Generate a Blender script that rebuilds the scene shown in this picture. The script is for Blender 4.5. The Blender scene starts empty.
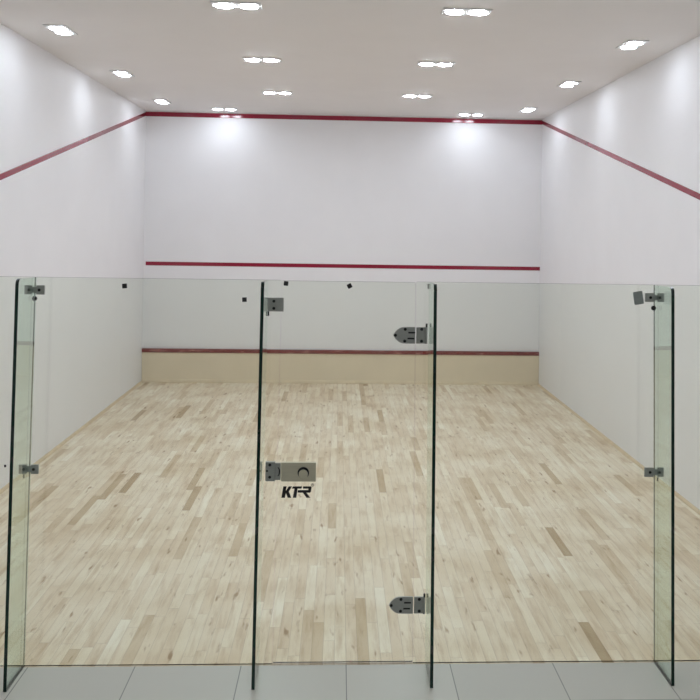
import bpy, bmesh, math
from mathutils import Vector, Matrix

scene = bpy.context.scene
COL = scene.collection

# ------------------------------------------------------------------ materials
def new_mat(name):
    m = bpy.data.materials.new(name); m.use_nodes = True
    nt = m.node_tree
    return m, nt, nt.nodes['Principled BSDF']

def lin(c):
    return tuple(((x/255/12.92) if x/255 <= .04045 else ((x/255+.055)/1.055)**2.4) for x in c) + (1,)

def node(nt, kind, **kw):
    n = nt.nodes.new(kind)
    for k, v in kw.items(): setattr(n, k, v)
    return n

def math_node(nt, op, a, b=None, c=None):
    n = node(nt, 'ShaderNodeMath', operation=op)
    for i, v in enumerate((a, b, c)):
        if v is None: continue
        if isinstance(v, (int, float)): n.inputs[i].default_value = v
        else: nt.links.new(v, n.inputs[i])
    return n.outputs[0]

def paint(name, rgb, rough=.4, var=.03, bump=.02, scale=3., spec=.5):
    """painted surface: faint unevenness in tone and a fine roller texture"""
    m, nt, b = new_mat(name)
    tc = node(nt, 'ShaderNodeTexCoord')
    nz = node(nt, 'ShaderNodeTexNoise'); nz.inputs['Scale'].default_value = scale; nz.inputs['Detail'].default_value = 4
    nt.links.new(tc.outputs['Object'], nz.inputs['Vector'])
    cr = node(nt, 'ShaderNodeValToRGB')
    c = lin(rgb)
    cr.color_ramp.elements[0].position = .3; cr.color_ramp.elements[1].position = .7
    cr.color_ramp.elements[0].color = tuple(x*(1-var) for x in c[:3]) + (1,)
    cr.color_ramp.elements[1].color = tuple(min(1, x*(1+var)) for x in c[:3]) + (1,)
    nt.links.new(nz.outputs['Fac'], cr.inputs['Fac']); nt.links.new(cr.outputs['Color'], b.inputs['Base Color'])
    b.inputs['Roughness'].default_value = rough
    b.inputs['Specular IOR Level'].default_value = spec
    if bump:
        n2 = node(nt, 'ShaderNodeTexNoise'); n2.inputs['Scale'].default_value = 90
        nt.links.new(tc.outputs['Object'], n2.inputs['Vector'])
        bp = node(nt, 'ShaderNodeBump'); bp.inputs['Strength'].default_value = bump; bp.inputs['Distance'].default_value = .01
        nt.links.new(n2.outputs['Fac'], bp.inputs['Height']); nt.links.new(bp.outputs['Normal'], b.inputs['Normal'])
    return m

def worn_red(name, rgb, pale, wear):
    m, nt, b = new_mat(name)
    tc = node(nt, 'ShaderNodeTexCoord')
    mp = node(nt, 'ShaderNodeMapping'); mp.inputs['Scale'].default_value = (6, 6, 30)
    nt.links.new(tc.outputs['Object'], mp.inputs['Vector'])
    nz = node(nt, 'ShaderNodeTexNoise'); nz.inputs['Scale'].default_value = 1.; nz.inputs['Detail'].default_value = 6
    nt.links.new(mp.outputs['Vector'], nz.inputs['Vector'])
    cr = node(nt, 'ShaderNodeValToRGB')
    cr.color_ramp.elements[0].position = wear; cr.color_ramp.elements[1].position = wear+.12
    cr.color_ramp.elements[0].color = lin(rgb); cr.color_ramp.elements[1].color = lin(pale)
    nt.links.new(nz.outputs['Fac'], cr.inputs['Fac']); nt.links.new(cr.outputs['Color'], b.inputs['Base Color'])
    b.inputs['Roughness'].default_value = .13
    return m

def boards(name):
    """maple strip floor: strips run down the court (Y), each strip cut into boards of its own tone"""
    m, nt, b = new_mat(name)
    L = nt.links.new
    tc = node(nt, 'ShaderNodeTexCoord'); sx = node(nt, 'ShaderNodeSeparateXYZ'); L(tc.outputs['Object'], sx.inputs[0])
    W = .068
    u = math_node(nt, 'DIVIDE', sx.outputs['X'], W)
    row = math_node(nt, 'FLOOR', u)
    fu = math_node(nt, 'SUBTRACT', u, row)
    wn = node(nt, 'ShaderNodeTexWhiteNoise', noise_dimensions='1D'); L(row, wn.inputs['W'])
    wn2 = node(nt, 'ShaderNodeTexWhiteNoise', noise_dimensions='1D'); L(math_node(nt, 'ADD', row, 371.3), wn2.inputs['W'])
    ln = math_node(nt, 'MULTIPLY_ADD', wn2.outputs['Value'], .45, .60)         # board length of the strip
    v = math_node(nt, 'ADD', math_node(nt, 'DIVIDE', sx.outputs['Y'], ln), math_node(nt, 'MULTIPLY', wn.outputs['Value'], 17.))
    # shift joints irregularly along the strip
    idx = math_node(nt, 'FLOOR', v)
    fv = math_node(nt, 'SUBTRACT', v, idx)
    cb = node(nt, 'ShaderNodeCombineXYZ'); L(row, cb.inputs[0]); L(idx, cb.inputs[1])
    wb = node(nt, 'ShaderNodeTexWhiteNoise', noise_dimensions='3D'); L(cb.outputs[0], wb.inputs['Vector'])
    cr = node(nt, 'ShaderNodeValToRGB'); L(wb.outputs['Value'], cr.inputs['Fac'])
    e = cr.color_ramp.elements
    e[0].position = 0; e[0].color = lin(BOARD[0])
    e[1].position = 1; e[1].color = lin(BOARD[5])
    for pos, c in ((.02, BOARD[1]), (.11, BOARD[2]), (.45, BOARD[3]), (.85, BOARD[4])):
        x = e.new(pos); x.color = lin(c)
    # grain and darker streaks inside a board
    mp = node(nt, 'ShaderNodeMapping'); mp.inputs['Scale'].default_value = (22, 2.2, 1)
    L(tc.outputs['Object'], mp.inputs['Vector'])
    ad = node(nt, 'ShaderNodeVectorMath', operation='MULTIPLY_ADD'); L(wb.outputs['Color'], ad.inputs[0]); ad.inputs[1].default_value = (40, 40, 40)
    L(mp.outputs['Vector'], ad.inputs[2])
    nz = node(nt, 'ShaderNodeTexNoise'); nz.inputs['Scale'].default_value = 1.; nz.inputs['Detail'].default_value = 5; nz.inputs['Roughness'].default_value = .6
    L(ad.outputs[0], nz.inputs['Vector'])
    gr = node(nt, 'ShaderNodeValToRGB'); L(nz.outputs['Fac'], gr.inputs['Fac'])
    gr.color_ramp.elements[0].position = .25; gr.color_ramp.elements[0].color = lin((226, 214, 197))
    gr.color_ramp.elements[1].position = .52; gr.color_ramp.elements[1].color = (1, 1, 1, 1)
    mx = node(nt, 'ShaderNodeMix', data_type='RGBA', blend_type='MULTIPLY'); mx.inputs['Factor'].default_value = 1
    L(cr.outputs['Color'], mx.inputs['A']); L(gr.outputs['Color'], mx.inputs['B'])
    # knots
    vo = node(nt, 'ShaderNodeTexNoise'); vo.inputs['Scale'].default_value = 1.; vo.inputs['Detail'].default_value = 2
    mp2 = node(nt, 'ShaderNodeMapping'); mp2.inputs['Scale'].default_value = (18, 3.5, 1); L(tc.outputs['Object'], mp2.inputs['Vector']); L(mp2.outputs['Vector'], vo.inputs['Vector'])
    kr = node(nt, 'ShaderNodeValToRGB'); L(vo.outputs['Fac'], kr.inputs['Fac'])
    kr.color_ramp.elements[0].position = .65; kr.color_ramp.elements[0].color = (1, 1, 1, 1)
    kr.color_ramp.elements[1].position = .74; kr.color_ramp.elements[1].color = lin((192, 170, 142))
    m3 = node(nt, 'ShaderNodeMix', data_type='RGBA', blend_type='MULTIPLY'); m3.inputs['Factor'].default_value = 1
    L(mx.outputs['Result'], m3.inputs['A']); L(kr.outputs['Color'], m3.inputs['B'])
    # slow drift of tone across the floor
    n3 = node(nt, 'ShaderNodeTexNoise'); n3.inputs['Scale'].default_value = 1.6; n3.inputs['Detail'].default_value = 3; L(tc.outputs['Object'], n3.inputs['Vector'])
    r3 = node(nt, 'ShaderNodeValToRGB'); L(n3.outputs['Fac'], r3.inputs['Fac'])
    r3.color_ramp.elements[0].position = .3; r3.color_ramp.elements[0].color = lin((238, 231, 220))
    r3.color_ramp.elements[1].position = .6; r3.color_ramp.elements[1].color = (1, 1, 1, 1)
    m5 = node(nt, 'ShaderNodeMix', data_type='RGBA', blend_type='MULTIPLY'); m5.inputs['Factor'].default_value = 1
    L(m3.outputs['Result'], m5.inputs['A']); L(r3.outputs['Color'], m5.inputs['B'])
    # joints
    ju = math_node(nt, 'MINIMUM', fu, math_node(nt, 'SUBTRACT', 1., fu))
    jv = math_node(nt, 'MULTIPLY', math_node(nt, 'MINIMUM', fv, math_node(nt, 'SUBTRACT', 1., fv)), 7.)
    j = math_node(nt, 'LESS_THAN', math_node(nt, 'MINIMUM', ju, jv), .012)
    m4 = node(nt, 'ShaderNodeMix', data_type='RGBA', blend_type='MULTIPLY'); L(math_node(nt, 'MULTIPLY', j, .55), m4.inputs['Factor'])
    L(m5.outputs['Result'], m4.inputs['A']); m4.inputs['B'].default_value = lin((140, 115, 88))
    L(m4.outputs['Result'], b.inputs['Base Color'])
    b.inputs['Roughness'].default_value = .42
    b.inputs['Specular IOR Level'].default_value = .35
    return m

def glass(name, tint, rough=0.):
    """clear sheet glass: tinted transmission mixed with a Fresnel mirror at each face"""
    m = bpy.data.materials.new(name); m.use_nodes = True
    nt = m.node_tree; nt.nodes.clear()
    out = node(nt, 'ShaderNodeOutputMaterial'); mix = node(nt, 'ShaderNodeMixShader')
    fr = node(nt, 'ShaderNodeFresnel'); fr.inputs['IOR'].default_value = 1.5
    ge = node(nt, 'ShaderNodeNewGeometry')
    ior = math_node(nt, 'ADD', math_node(nt, 'MULTIPLY', ge.outputs['Backfacing'], 1/1.5-1.5), 1.5)
    # Fresnel node inverts the index on back faces itself, so feed the inverse there
    nt.links.new(ior, fr.inputs['IOR'])
    tr = node(nt, 'ShaderNodeBsdfTransparent'); tr.inputs['Color'].default_value = (*tint, 1)
    gl = node(nt, 'ShaderNodeBsdfGlossy'); gl.inputs['Roughness'].default_value = rough; gl.inputs['Color'].default_value = (1, 1, 1, 1)
    nt.links.new(fr.outputs[0], mix.inputs[0]); nt.links.new(tr.outputs[0], mix.inputs[1]); nt.links.new(gl.outputs[0], mix.inputs[2])
    nt.links.new(mix.outputs[0], out.inputs['Surface'])
    return m

def metal(name, rgb, rough=.35, metallic=1., var=.12):
    m, nt, b = new_mat(name)
    tc = node(nt, 'ShaderNodeTexCoord'); nz = node(nt, 'ShaderNodeTexNoise')
    mp = node(nt, 'ShaderNodeMapping'); mp.inputs['Scale'].default_value = (20, 20, 400)
    nt.links.new(tc.outputs['Object'], mp.inputs['Vector']); nt.links.new(mp.outputs['Vector'], nz.inputs['Vector'])
    nz.inputs['Scale'].default_value = 1.
    cr = node(nt, 'ShaderNodeValToRGB'); c = lin(rgb)
    cr.color_ramp.elements[0].color = tuple(x*(1-var) for x in c[:3]) + (1,)
    cr.color_ramp.elements[1].color = tuple(min(1, x*(1+var)) for x in c[:3]) + (1,)
    nt.links.new(nz.outputs['Fac'], cr.inputs['Fac']); nt.links.new(cr.outputs['Color'], b.inputs['Base Color'])
    b.inputs['Metallic'].default_value = metallic; b.inputs['Roughness'].default_value = rough
    return m

def emit(name, rgb, strength):
    m, nt, b = new_mat(name)
    b.inputs['Base Color'].default_value = (.9, .9, .9, 1)
    b.inputs['Emission Color'].default_value = (*rgb, 1); b.inputs['Emission Strength'].default_value = strength
    return m

def tiles(name):
    m, nt, b = new_mat(name)
    tc = node(nt, 'ShaderNodeTexCoord'); br = node(nt, 'ShaderNodeTexBrick')
    nt.links.new(tc.outputs['Object'], br.inputs['Vector'])
    br.offset = 0; br.inputs['Scale'].default_value = 1.; br.inputs['Brick Width'].default_value = .6; br.inputs['Row Height'].default_value = .6
    br.inputs['Mortar Size'].default_value = .003
    br.inputs['Color1'].default_value = lin((222, 218, 210)); br.inputs['Color2'].default_value = lin((214, 210, 202)); br.inputs['Mortar'].default_value = lin((150, 146, 140))
    nt.links.new(br.outputs['Color'], b.inputs['Base Color']); b.inputs['Roughness'].default_value = .3
    return m

BOARD = [(184, 158, 122), (214, 192, 160), (232, 214, 189), (238, 223, 201), (242, 229, 208), (248, 238, 221)]
M = dict(
    wall=paint('white wall paint', (240, 238, 239), .5, .012, .015, 2.),
    ceiling=paint('white ceiling paint', (242, 239, 238), .7, .01, .0, 2.),
    red=worn_red('gloss red line paint', (146, 34, 56), (154, 48, 68), .62),
    tinred=worn_red('scuffed red tin strip', (124, 52, 48), (172, 118, 108), .57),
    tin=paint('cream painted tin', (231, 216, 190), .45, .03, .0, 2.),
    tinbase=paint('pale wood batten', (234, 218, 190), .45, .05, .0, 8.),
    bead=paint('pine skirting bead', (214, 192, 160), .45, .08, .0, 9.),
    wood=boards('maple court boards'),
    tile=tiles('pale corridor tile'),
    glass=glass('toughened glass', (.958, .980, .946)),
    fin=glass('thick fin glass', (.88, .945, .905)),
    edge=paint('green glass edge', (14, 44, 36), .12, .2, .0, 12.),
    steel=metal('satin dark steel', (172, 173, 168), .5, .3),
    lock=metal('satin nickel lock case', (212, 205, 182), .5, .3),
    bolt=paint('blackened bolt', (26, 26, 27), .4, .1, .0, 30.),
    black=paint('black sticker vinyl', (16, 17, 18), .45, .1, .0, 30.),
    ink=paint('black logo vinyl', (20, 19, 24), .5, .05, .0, 30.),
    grey=paint('grey tape', (160, 167, 163), .5, .06, .0, 60.),
    white=paint('white lamp bezel', (235, 235, 235), .35, .01, .0, 20.),
    lamp=emit('lit lamp lens', (.82, .90, 1.0), 52.),
    side_lamp=emit('lit side lamp lens', (.82, .90, 1.0), 42.),
    fill_lamp=emit('added fill lamp lens', (.82, .90, 1.0), 174.),  # lens of the added fill lights over the middle of the court
    cor_fill_lamp=emit('added corridor fill lens', (.90, .95, 1.0), 110.),  # lens of the added fill lights over the corridor
)

# ------------------------------------------------------------------ mesh helpers
def box_bm(x0, x1, y0, y1, z0, z1, bevel=0., bm=None):
    bm2 = bmesh.new()
    bmesh.ops.create_cube(bm2, size=1)
    bmesh.ops.scale(bm2, vec=(x1-x0, y1-y0, z1-z0), verts=bm2.verts)
    bmesh.ops.translate(bm2, vec=((x0+x1)/2, (y0+y1)/2, (z0+z1)/2), verts=bm2.verts)
    if bevel: bmesh.ops.bevel(bm2, geom=bm2.edges[:], offset=bevel, segments=2, affect='EDGES', profile=.5)
    if bm is None: return bm2
    me = bpy.data.meshes.new('tmp'); bm2.to_mesh(me); bm2.free(); bm.from_mesh(me); bpy.data.meshes.remove(me)
    return bm

def prism_bm(pts, axis, a, b, bm=None):
    """extrude an outline; axis 'y': pts are (x,z), axis 'x': pts are (y,z)"""
    bm = bm or bmesh.new()
    def P(p, t): return (p[0], t, p[1]) if axis == 'y' else (t, p[0], p[1])
    A = [bm.verts.new(P(p, a)) for p in pts]; B = [bm.verts.new(P(p, b)) for p in pts]
    n = len(pts); fs = [bm.faces.new(A), bm.faces.new(B[::-1])]
    for i in range(n): fs.append(bm.faces.new((A[i], B[i], B[(i+1) % n], A[(i+1) % n])))
    return bm

def cyl_bm(c, r, y0, y1, n=20, bm=None, r2=None, axis='y'):
    """cylinder along axis, from y0 to y1 around (c[0], c[1])"""
    bm = bm or bmesh.new(); r2 = r if r2 is None else r2
    def P(rr, t, k):
        u = c[0]+rr*math.cos(k); w = c[1]+rr*math.sin(k)
        return (u, t, w) if axis == 'y' else (u, w, t)
    A = [bm.verts.new(P(r, y0, 2*math.pi*i/n)) for i in range(n)]; B = [bm.verts.new(P(r2, y1, 2*math.pi*i/n)) for i in range(n)]
    bm.faces.new(A); bm.faces.new(B[::-1])
    for i in range(n): bm.faces.new((A[i], B[i], B[(i+1) % n], A[(i+1) % n]))
    return bm

def rounded(pts, r, which=None, seg=7):
    out = []; n = len(pts)
    for i, p in enumerate(pts):
        if which is not None and i not in which: out.append(p); continue
        p = Vector(p); a = (Vector(pts[i-1])-p).normalized(); b = (Vector(pts[(i+1) % n])-p).normalized()
        s, e = p+a*r, p+b*r
        for k in range(seg+1):
            t = k/seg; q = (1-t)**2*s+2*t*(1-t)*p+t*t*e; out.append((q.x, q.y))
    return out

def obj(name, bm, mat, parent=None, smooth=False, origin=None, label=None):
    bmesh.ops.recalc_face_normals(bm, faces=bm.faces[:])
    me = bpy.data.meshes.new(name)
    if origin is not None: bmesh.ops.translate(bm, vec=-Vector(origin), verts=bm.verts)
    bm.to_mesh(me); bm.free()
    for m in (mat if isinstance(mat, (list, tuple)) else [mat]): me.materials.append(m)
    if smooth:
        for p in me.polygons: p.use_smooth = abs(p.normal.y) < .5 or True
    o = bpy.data.objects.new(name, me); COL.objects.link(o)
    if origin is not None: o.location = origin
    if parent is not None:
        o.parent = parent
        o.location = Vector(origin if origin is not None else (0, 0, 0)) - Vector(parent.location)
    if label: o['label'] = label
    return o

def tag(o, label, cat, group=None):
    o['label'] = label; o['category'] = cat
    if group: o['group'] = group
    return o

def thing(name, loc, label, cat, group=None):
    o = bpy.data.objects.new(name, None); COL.objects.link(o); o.location = loc; o.empty_display_size = .1
    return tag(o, label, cat, group)

def struct(name, bm, mat, label=None):
    o = obj(name, bm, mat); o['kind'] = 'structure'
    if label: o['label'] = label
    return o

# ------------------------------------------------------------------ dimensions
HW = 3.2                    # half width of the court
HC = 4.335                  # ceiling
YG = -9.75                  # glass back wall
YB = -18.                   # end of the corridor
HG = 2.209                  # top of the glass
TH = .006                   # half thickness of the glass
YF = YG-TH                  # face of the glass towards the corridor

# ------------------------------------------------------------------ setting
wf = struct('wall_front', box_bm(-HW-.2, HW+.2, 0, .2, -.1, HC+.1), M['wall'], 'white front wall with red lines')
wl = struct('wall_left', box_bm(-HW-.2, -HW, YB, 0, -.1, HC+.1), M['wall'], 'white left side wall')
wr = struct('wall_right', box_bm(HW, HW+.2, YB, 0, -.1, HC+.1), M['wall'], 'white right side wall')
struct('wall_back', box_bm(-HW-.2, HW+.2, YB-.2, YB, -.1, HC+.1), M['wall'])
struct('ceiling', box_bm(-HW-.2, HW+.2, YB-.2, .2, HC, HC+.1), M['ceiling'], 'white flat ceiling')
struct('floor', box_bm(-HW, HW, YG-.02, 0, -.1, 0), M['wood'], 'pale maple strip floor of the court')
struct('corridor_floor', box_bm(-HW, HW, YB, YG-.02, -.1, 0), M['tile'], 'pale tiled floor outside the glass')
ZO, LT = 4.282, .073
obj('out_line', box_bm(-HW, HW, -.003, 0, ZO-LT/2, ZO+LT/2), M['red'], wf, label='red line along the top of the front wall')
obj('service_line', box_bm(-3.165, HW-.003, -.003, 0, 1.894-.030, 1.894+.030), M['red'], wf, label='red service line across the front wall')
for s, w in ((-1, wl), (1, wr)):
    za, zb = ZO, 2.2175
    bm = bmesh.new()
    x0, x1 = sorted((s*HW, s*(HW-.003)))
    prism_bm([(-.003, za-.030), (-.003, za+.028), (YG, zb+.028), (YG, zb-.030)], 'x', x0, x1, bm)
    obj('out_line', bm, M['red'], w, label='sloping red out line on the %s wall' % ('left' if s < 0 else 'right'))
    bm = bmesh.new()
    prf = [(0, 0), (.030, 0), (.027, .009), (.019, .017), (.010, .021), (0, .024)]
    A = [bm.verts.new((s*(HW-p[0]), -.06, p[1])) for p in prf]; B = [bm.verts.new((s*(HW-p[0]), YG+.03, p[1])) for p in prf]
    bm.faces.new(A); bm.faces.new(B[::-1])
    for i in range(len(prf)): bm.faces.new((A[i], B[i], B[(i+1) % 6], A[(i+1) % 6]))
    t = struct('baseboard_left' if s < 0 else 'baseboard_right', bm, M['bead'])

# the tin along the foot of the front wall
tin = thing('squash_tin', (0, -.02, 0), 'cream tin board with scuffed red top strip at foot of front wall', 'tin board')
obj('panel', box_bm(-HW+.002, HW-.002, -.028, -.0005, .048, .478), M['tin'], tin)
obj('top_strip', box_bm(-HW+.002, HW-.002, -.044, -.0005, .478, .540, .004), M['tinred'], tin, label='scuffed red top strip')
obj('base_batten', box_bm(-HW+.002, HW-.002, -.040, -.0005, 0, .048, .004), M['tinbase'], tin, label='pale wooden batten along the floor')

# ------------------------------------------------------------------ glass sheets
def sheet(name, tl, tr, bl, br, z1, parent=None, z0=0., rad=.004):
    """one sheet in the plane of the glass wall, its x limits given at the top and at the floor"""
    pts = rounded([(bl, z0), (br, z0), (tr, z1), (tl, z1)], rad, seg=2)
    bm = prism_bm(pts, 'y', YG-TH, YG+TH)
    top = [e for e in bm.edges if all(abs(v.co.z-z1) < 1e-5 for v in e.verts) and abs(e.verts[0].co.x-e.verts[1].co.x) > .1]
    bmesh.ops.bevel(bm, geom=top, offset=.0035, segments=1, affect='EDGES')      # polished chamfer
    bmesh.ops.recalc_face_normals(bm, faces=bm.faces[:])
    for f in bm.faces: f.material_index = 0 if abs(f.normal.y) > .9 else 1
    return obj(name, bm, [M['glass'], M['edge']], parent, origin=((bl+br)/2, YG, z0))

# x of the joints, at the top of the glass and on the floor
J = [(-1.797, -1.829), (-.404, -.424), (.370, .386), (1.773, 1.810)]
FIN = [(-1.797, -1.829), (-.489, -.507), (.453, .466), (1.776, 1.811)]
g = .0015
def X(j, z): return j[0]+(j[1]-j[0])*(1-z/HG)

PG = 'fixed glass screens of the back wall'
tag(sheet('glass_screen', -HW+.003, J[0][0]-g, -HW+.003, J[0][1]-g, HG), 'clear fixed glass screen between the left side wall and the leftmost fin', 'glass screen', PG)
tag(sheet('glass_screen', J[0][0]+g, J[1][0]-g, J[0][1]+g, J[1][1]-g, HG), 'clear fixed glass screen left of the door with two black square stickers', 'glass screen', PG)
tag(sheet('glass_screen', J[2][0]+g, J[3][0]-g, J[2][1]+g, J[3][1]-g, HG), 'clear fixed glass screen right of the door with grey tape near its top corner', 'glass screen', PG)
tag(sheet('glass_screen', J[3][0]+g, HW-.003, J[3][1]+g, HW-.003, HG), 'clear fixed glass screen between the rightmost fin and the right side wall', 'glass screen', PG)

# ------------------------------------------------------------------ fins with their clamps
def bolt_bm(x, z, y, r=.0085, h=.005):
    bm = cyl_bm((x, z), r, y-h*.4, y, 16)
    cyl_bm((x, z), r, y-h*.4, y-h, 16, bm, r2=r*.6)
    return bm

def clamp(parent, x0, x1, z0, z1, joint, bolts, y=YF, t=.012, spur=None):
    """pair of flat plates on the joint, one bolt each, and the web that grips the fin"""
    split = isinstance(joint, float)
    bm = bmesh.new()
    if split:
        box_bm(x0, joint-.012, y-t, y, z0, z1, .0015, bm); box_bm(joint+.012, x1, y-t, y, z0, z1, .0015, bm)
        box_bm(joint-.0125, joint+.0125, y-t*.6, y, z0+.010, z1-.010, 0, bm)
    else:
        box_bm(x0, x1, y-t, y, z0, z1, .0015, bm)
    c = obj('clamp', bm, M['steel'], parent, origin=((x0+x1)/2, y, (z0+z1)/2), label='dark steel glass clamp')
    for bx, bz in bolts:
        b = obj('bolt', bolt_bm(bx, bz, y-t), M['bolt'], None, origin=(bx, y-t, bz)); b.parent = c
        b.location = Vector((bx, y-t, bz))-Vector(((x0+x1)/2, y, (z0+z1)/2))
    if spur:
        s = obj('pin', cyl_bm((spur[0], spur[1]), .0045, z0, z0-spur[2], 12, axis='z'), M['bolt'], None, origin=(spur[0], spur[1], z0)); s.parent = c
        s.location = Vector((spur[0], spur[1], z0))-Vector(((x0+x1)/2, y, (z0+z1)/2))
    return c

def fin(j, label):
    ft = .009; d0, d1 = YF-.0005, YG-.302
    pts = rounded([(d0, 0), (d1, 0), (d1, HG+.006), (d0, HG-.004)], .040, [2])
    r = thing('glass_fin', (j[1], YG-.15, 0), label, 'glass fin', 'upright glass fins bracing the back wall')
    bm = prism_bm(pts, 'x', -ft, ft)
    bmesh.ops.recalc_face_normals(bm, faces=bm.faces[:])
    for f in bm.faces: f.material_index = 0 if abs(f.normal.x) > .9 or f.normal.y > .9 else 1   # the back edge is bonded to the sheet behind
    for v in bm.verts: v.co.x += X(j, v.co.z)
    obj('glass_sheet', bm, [M['fin'], M['edge']], r, origin=(j[1], YG-.15, 0))
    return r

f1 = fin(FIN[0], 'leftmost of the four upright glass fins, dark green front edge, two clamps')
f2 = fin(FIN[1], 'upright glass fin beside the door lock, left of the door')
f3 = fin(FIN[2], 'upright glass fin beside the pointed door hinge, right of the door')
f4 = fin(FIN[3], 'rightmost of the four upright glass fins, next to the grey tape')

def double_clamp(f, j, xa, xb, za, zb, spur=None):
    zm = (za+zb)/2; x = X(j, zm)
    clamp(f, xa, xb, za, zb, x, [((xa+x)/2, zm), ((xb+x)/2, zm)], spur=spur)
double_clamp(f1, FIN[0], -1.852, -1.740, 2.110, 2.162)
double_clamp(f1, FIN[0], -1.868, -1.759, 1.094, 1.146, spur=(-1.836, YF-.02, .022))
double_clamp(f4, FIN[3], 1.716, 1.829, 2.109, 2.161)
double_clamp(f4, FIN[3], 1.728, 1.842, 1.085, 1.139, spur=(1.803, YF-.02, .022))
for f, x, z in ((f1, -1.797, 2.087), (f4, 1.768, 2.073)):
    bm = cyl_bm((x, z), .014, YF-.007, YF-.0001, 18)
    obj('cap', bm, M['bolt'], f, origin=(x, YF, z), label='round black cap under the upper clamp')
clamp(f2, -.481, -.390, 2.029, 2.108, None, [(-.446, 2.088), (-.446, 2.047)], spur=(-.4765, YF-.008, .026))
# small catches at the top and over the hinge of the third fin
bm = box_bm(.4485, .4555, YF-.03, YF-.0005, 2.170, 2.200, .002)
x = X(FIN[2], 2.185); bmesh.ops.translate(bm, vec=(x-.009-.0045-.452, 0, 0), verts=bm.verts)
obj('setting_block', bm, M['steel'], f3, origin=(x-.015, YF, 2.185), label='small dark block at the top of the fin')

# ------------------------------------------------------------------ door
door = thing('glass_door', ((J[1][1]+J[2][1])/2, YG, 0), 'frameless clear glass door with lock plate and pointed hinge', 'door')
sheet('door_glass', J[1][0]+.002, J[2][0]-.002, J[1][1]+.002, J[2][1]-.002, HG-.003, door, z0=.008)

def hinge(zc, seen=True):
    """pointed leaf on the door, square leaf on the fixed panel, knuckle at the fin"""
    xg = X(J[2], zc)
    x0, x1 = .241, xg-.003
    h = .048
    up = [(x0+a, zc+b) for a, b in ((.003, .003), (.014, .0206), (.024, .031), (.035, .0388), (.047, .0445), (.059, .0472), (.076, .048))]
    pts = [(x1, zc-h), (x1, zc+h)] + up[::-1] + [(p[0], 2*zc-p[1]) for p in up]
    bm = prism_bm(pts, 'y', YF-.012, YF-.0001)
    hg = obj('hinge', bm, M['steel'], door, origin=(xg, YF, zc), label='pointed dark steel hinge')
    def sub(name, bm, mat):
        o = obj(name, bm, mat, None, origin=(xg, YF, zc)); o.parent = hg; o.location = (0, 0, 0); return o
    sub('leaf', box_bm(xg+.004, xg+.068, YF-.012, YF-.0001, zc-h, zc+h, .002), M['steel'])
    sub('knuckle', cyl_bm((xg+.061, YF-.018), .0065, zc-h*.98, zc+h*1.02, 14, axis='z'), M['steel'])
    for bx, bz in ((x0+.014, zc), (x0+.070, zc+.035), (x0+.068, zc-.033), (xg+.034, zc+.035), (xg+.034, zc-.033)):
        sub('bolt', bolt_bm(bx, bz, YF-.012, .009), M['bolt'])
    for bx, bz in ((x0+.108, zc+.016), (x0+.104, zc-.018)):
        sub('slot', box_bm(bx-.020, bx+.020, YF-.0135, YF-.0119, bz-.005, bz+.004), M['bolt'])
    sub('pin', cyl_bm((xg+.062, YF-.018), .0055, zc+h, zc+h+.022, 12, axis='z'), M['bolt'])
hinge(1.900)
hinge(.34)

# lock: case with a round thumb turn on the door, keeper on the fixed panel by the fin
zl = 1.1125
lk = obj('lock', box_bm(-.389, -.190, YF-.030, YF-.0001, zl-.0545, zl+.0545, .003), M['lock'], door, origin=(-.29, YF, zl), label='grey metal lock case')
def lsub(name, bm, mat, smooth=False):
    o = obj(name, bm, mat, None, origin=(-.29, YF, zl)); o.parent = lk; o.location = (0, 0, 0); return o
bm = cyl_bm((-.262, zl-.010), .026, YF-.031, YF-.046, 32); cyl_bm((-.262, zl-.010), .026, YF-.046, YF-.049, 32, bm, r2=.023)
lsub('thumb_turn', bm, M['lock'])
bm = cyl_bm((-.262, zl-.003), .0330, YF-.0299, YF-.032, 32)
lsub('shadow_rim', bm, M['bolt'])  # dark rim set high, its crescent drawn as shadow above the turn
arc = [(-.409+.014*math.sin(math.pi*k/10), zl+.026*math.cos(math.pi*k/10)) for k in range(11)]
arc2 = [(-.409+.007*math.sin(math.pi*k/10), zl+.022*math.cos(math.pi*k/10)) for k in range(10, -1, -1)]
lsub('latch_cutout', prism_bm(arc+arc2, 'y', YF-.0212, YF-.0190), M['bolt'])
bm = box_bm(-.4905+.012, -.423, YF-.026, YF-.0001, zl-.054, zl+.056, .003)
kp = obj('keeper', bm, M['steel'], f2, origin=(-.45, YF, zl), label='dark steel lock keeper')
for nm, b, mt in (('strike', box_bm(-.423, -.3925, YF-.020, YF-.0001, zl-.048, zl+.048, .002), M['steel']),
                  ('bolt', bolt_bm(-.4535, zl+.040, YF-.026), M['bolt']), ('bolt', bolt_bm(-.4535, zl-.030, YF-.026), M['bolt']),
                  ('bolt', bolt_bm(-.4690, zl+.006, YF-.026, .006), M['bolt'])):
    o = obj(nm, b, mt, None, origin=(-.45, YF, zl)); o.parent = kp; o.location = (0, 0, 0)

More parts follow.
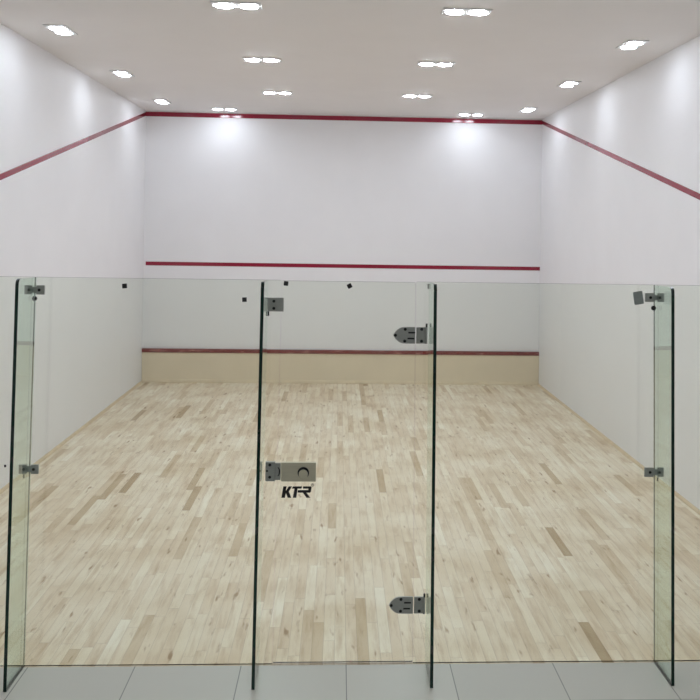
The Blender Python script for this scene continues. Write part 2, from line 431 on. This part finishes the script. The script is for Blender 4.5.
# ------------------------------------------------------------------ stickers on the glass
def sticker(x, z, w, h, rot, label, mat='black', name='square_sticker', cat='sticker', group='small black stickers on the glass', t=.0012):
    c, s = math.cos(rot), math.sin(rot)
    pts = [(-w/2, -h/2), (w/2, -h/2), (w/2, h/2), (-w/2, h/2)]
    pts = rounded(pts, min(w, h)*.12, seg=3)
    pts = [(x+p[0]*c-p[1]*s, z+p[0]*s+p[1]*c) for p in pts]
    o = obj(name, prism_bm(pts, 'y', YF-.0003-t, YF-.0003), M[mat], origin=(x, YF, z))
    return tag(o, label, cat, group)
sticker(-1.295, 2.164, .027, .027, .10, 'small black square sticker high on the glass near the left clamp')
sticker(-.615, 2.094, .026, .026, .05, 'small black square sticker on the glass just left of the door fin')
sticker(-.379, 2.190, .026, .026, -.12, 'small black square sticker at the top left corner of the glass door')
sticker(-.014, 2.180, .026, .026, .5, 'small tilted black square sticker at the top middle of the glass door')
sticker(-1.947, 1.136, .011, .014, 0, 'tiny black speck on the glass at the far left edge, low down')
sticker(1.678, 2.131, .057, .076, .16, 'tilted grey tape patch beside the upper right clamp', 'grey', 'tape_patch', 'tape', None)

# black lettering under the lock, traced as three slanted letters and a ringed R
def LP(p): return (-.455+p[0]/700*.348, 1.204-p[1]/583*.287)
glyphs = [
    [(158, 367), (196, 367), (188, 420), (222, 367), (258, 367), (223, 428), (252, 500), (211, 500), (189, 444), (178, 500), (138, 500)],          # K
    [(268, 367), (376, 367), (368, 393), (323, 393), (309, 500), (270, 500), (288, 393), (258, 393)],                                              # T
    [(386, 367), (476, 367), (485, 374), (477, 430), (466, 440), (425, 440), (472, 500), (428, 500), (384, 440), (322, 440), (327, 410), (446, 410), (449, 393), (382, 393)],  # R
]
bm = bmesh.new()
for gl in glyphs: prism_bm([LP(p) for p in gl], 'y', YF-.0015, YF-.0003, bm)
n = 20
for k in range(n):                    # ring of the registered mark
    a, b = 2*math.pi*k/n, 2*math.pi*(k+1)/n
    prism_bm([LP((494+r*math.cos(t), 350+r*math.sin(t))) for r, t in ((18, a), (18, b), (14, b), (14, a))], 'y', YF-.0015, YF-.0003, bm)
for q in ([(487, 342), (490, 342), (490, 359), (487, 359)], [(490, 342), (499, 342), (501, 346), (499, 352), (490, 352), (490, 349), (497, 349), (498, 346), (497, 345), (490, 345)], [(493, 352), (497, 352), (502, 359), (498, 359)]):
    prism_bm([LP(p) for p in q], 'y', YF-.0015, YF-.0003, bm)
tag(obj('logo_sticker', bm, M['ink'], origin=(-.31, YF, 1.0)), 'black slanted letter logo sticker on glass door below the lock', 'sticker')

# ------------------------------------------------------------------ ceiling lights
def twin_light(x, y, label, lamp='lamp', rot=0., group='twin ceiling downlights'):
    r = thing('ceiling_light', (x, y, HC), label, 'ceiling light', group)
    r.rotation_euler = (0, 0, rot)
    def p(name, bm, mat):
        o = obj(name, bm, mat); o.parent = r; return o
    bm = box_bm(-.205, .205, -.105, .105, -.012, 0, .004)
    p('bezel', bm, M['white'])
    for s in (-1, 1):
        bm = cyl_bm((s*.1, 0), .072, -.0125, -.018, 28, axis='z')
        q = p('lamp', bm, M[lamp])
    return r

def copy_light(src, x, y, label, rot=0.):
    r = src.copy(); COL.objects.link(r); r.location = (x, y, HC); r.rotation_euler = (0, 0, rot); r['label'] = label
    for ch in list(src.children):
        c = ch.copy(); COL.objects.link(c); c.parent = r
    return r

L0 = twin_light(-1.90, -.46, 'twin ceiling downlight close to the front wall, left of the middle')
copy_light(L0, 1.96, -.46, 'twin ceiling downlight close to the front wall, right of the middle')
place = ['first', 'second', 'third', 'fourth']
S0 = None
for s, side in ((-1, 'left'), (1, 'right')):
    for k, y in enumerate((-1.22, -3.72, -6.22, -8.72)):
        lb = 'twin ceiling downlight along the %s side wall, %s from the front wall' % (side, place[k])
        if S0 is None: S0 = twin_light(s*2.72, y, lb, 'side_lamp', math.pi/2)
        else: copy_light(S0, s*2.72, y, lb, math.pi/2)
M0 = None  # centre rows: fill lights added to even out the light on the walls
for s, side in ((-1, 'left'), (1, 'right')):
    for k, y in enumerate((-2.4, -4.9, -7.4, -9.2)):
        lb = 'added twin fill downlight just %s of the court centre line, %s from the front wall' % (side, place[k])
        if M0 is None: M0 = twin_light(s*.95, y, lb, 'fill_lamp')
        else: copy_light(M0, s*.95, y, lb)
C0 = twin_light(-1.3, -13.2, 'added twin fill downlight over the corridor outside the glass, left one', 'cor_fill_lamp', group='added corridor fill lights')  # unseen fill pair, added to brighten the fittings on the corridor side
copy_light(C0, 1.3, -13.2, 'added twin fill downlight over the corridor outside the glass, right one')

# ------------------------------------------------------------------ world, camera, view
w = bpy.data.worlds.new('World'); scene.world = w; w.use_nodes = True
bg = w.node_tree.nodes['Background']; bg.inputs['Color'].default_value = (.8, .85, .9, 1); bg.inputs['Strength'].default_value = .3

yaw, pitch, roll = .0507, -.0007, .0157
fwd = Vector((math.sin(yaw)*math.cos(pitch), math.cos(yaw)*math.cos(pitch), math.sin(pitch)))
right = Vector((math.cos(yaw), -math.sin(yaw), 0)); down = fwd.cross(right)
rr = right*math.cos(roll)-down*math.sin(roll); dd = down*math.cos(roll)+right*math.sin(roll)
cam = bpy.data.cameras.new('camera'); co = bpy.data.objects.new('camera', cam); COL.objects.link(co)
mt = Matrix((rr, -dd, -fwd)).transposed().to_4x4(); mt.translation = Vector((-.0751, -15.17, 2.5166))
co.matrix_world = mt
cam.sensor_width = 36; cam.lens = 938/700*36
cam.shift_x = (350-387.44)/700; cam.shift_y = (228.85-350)/700
cam.clip_end = 200
scene.camera = co
vs = scene.view_settings
vs.view_transform = 'Standard'; vs.look = 'None'; vs.gamma = 1; vs.exposure = -0.07
vs.use_curve_mapping = False
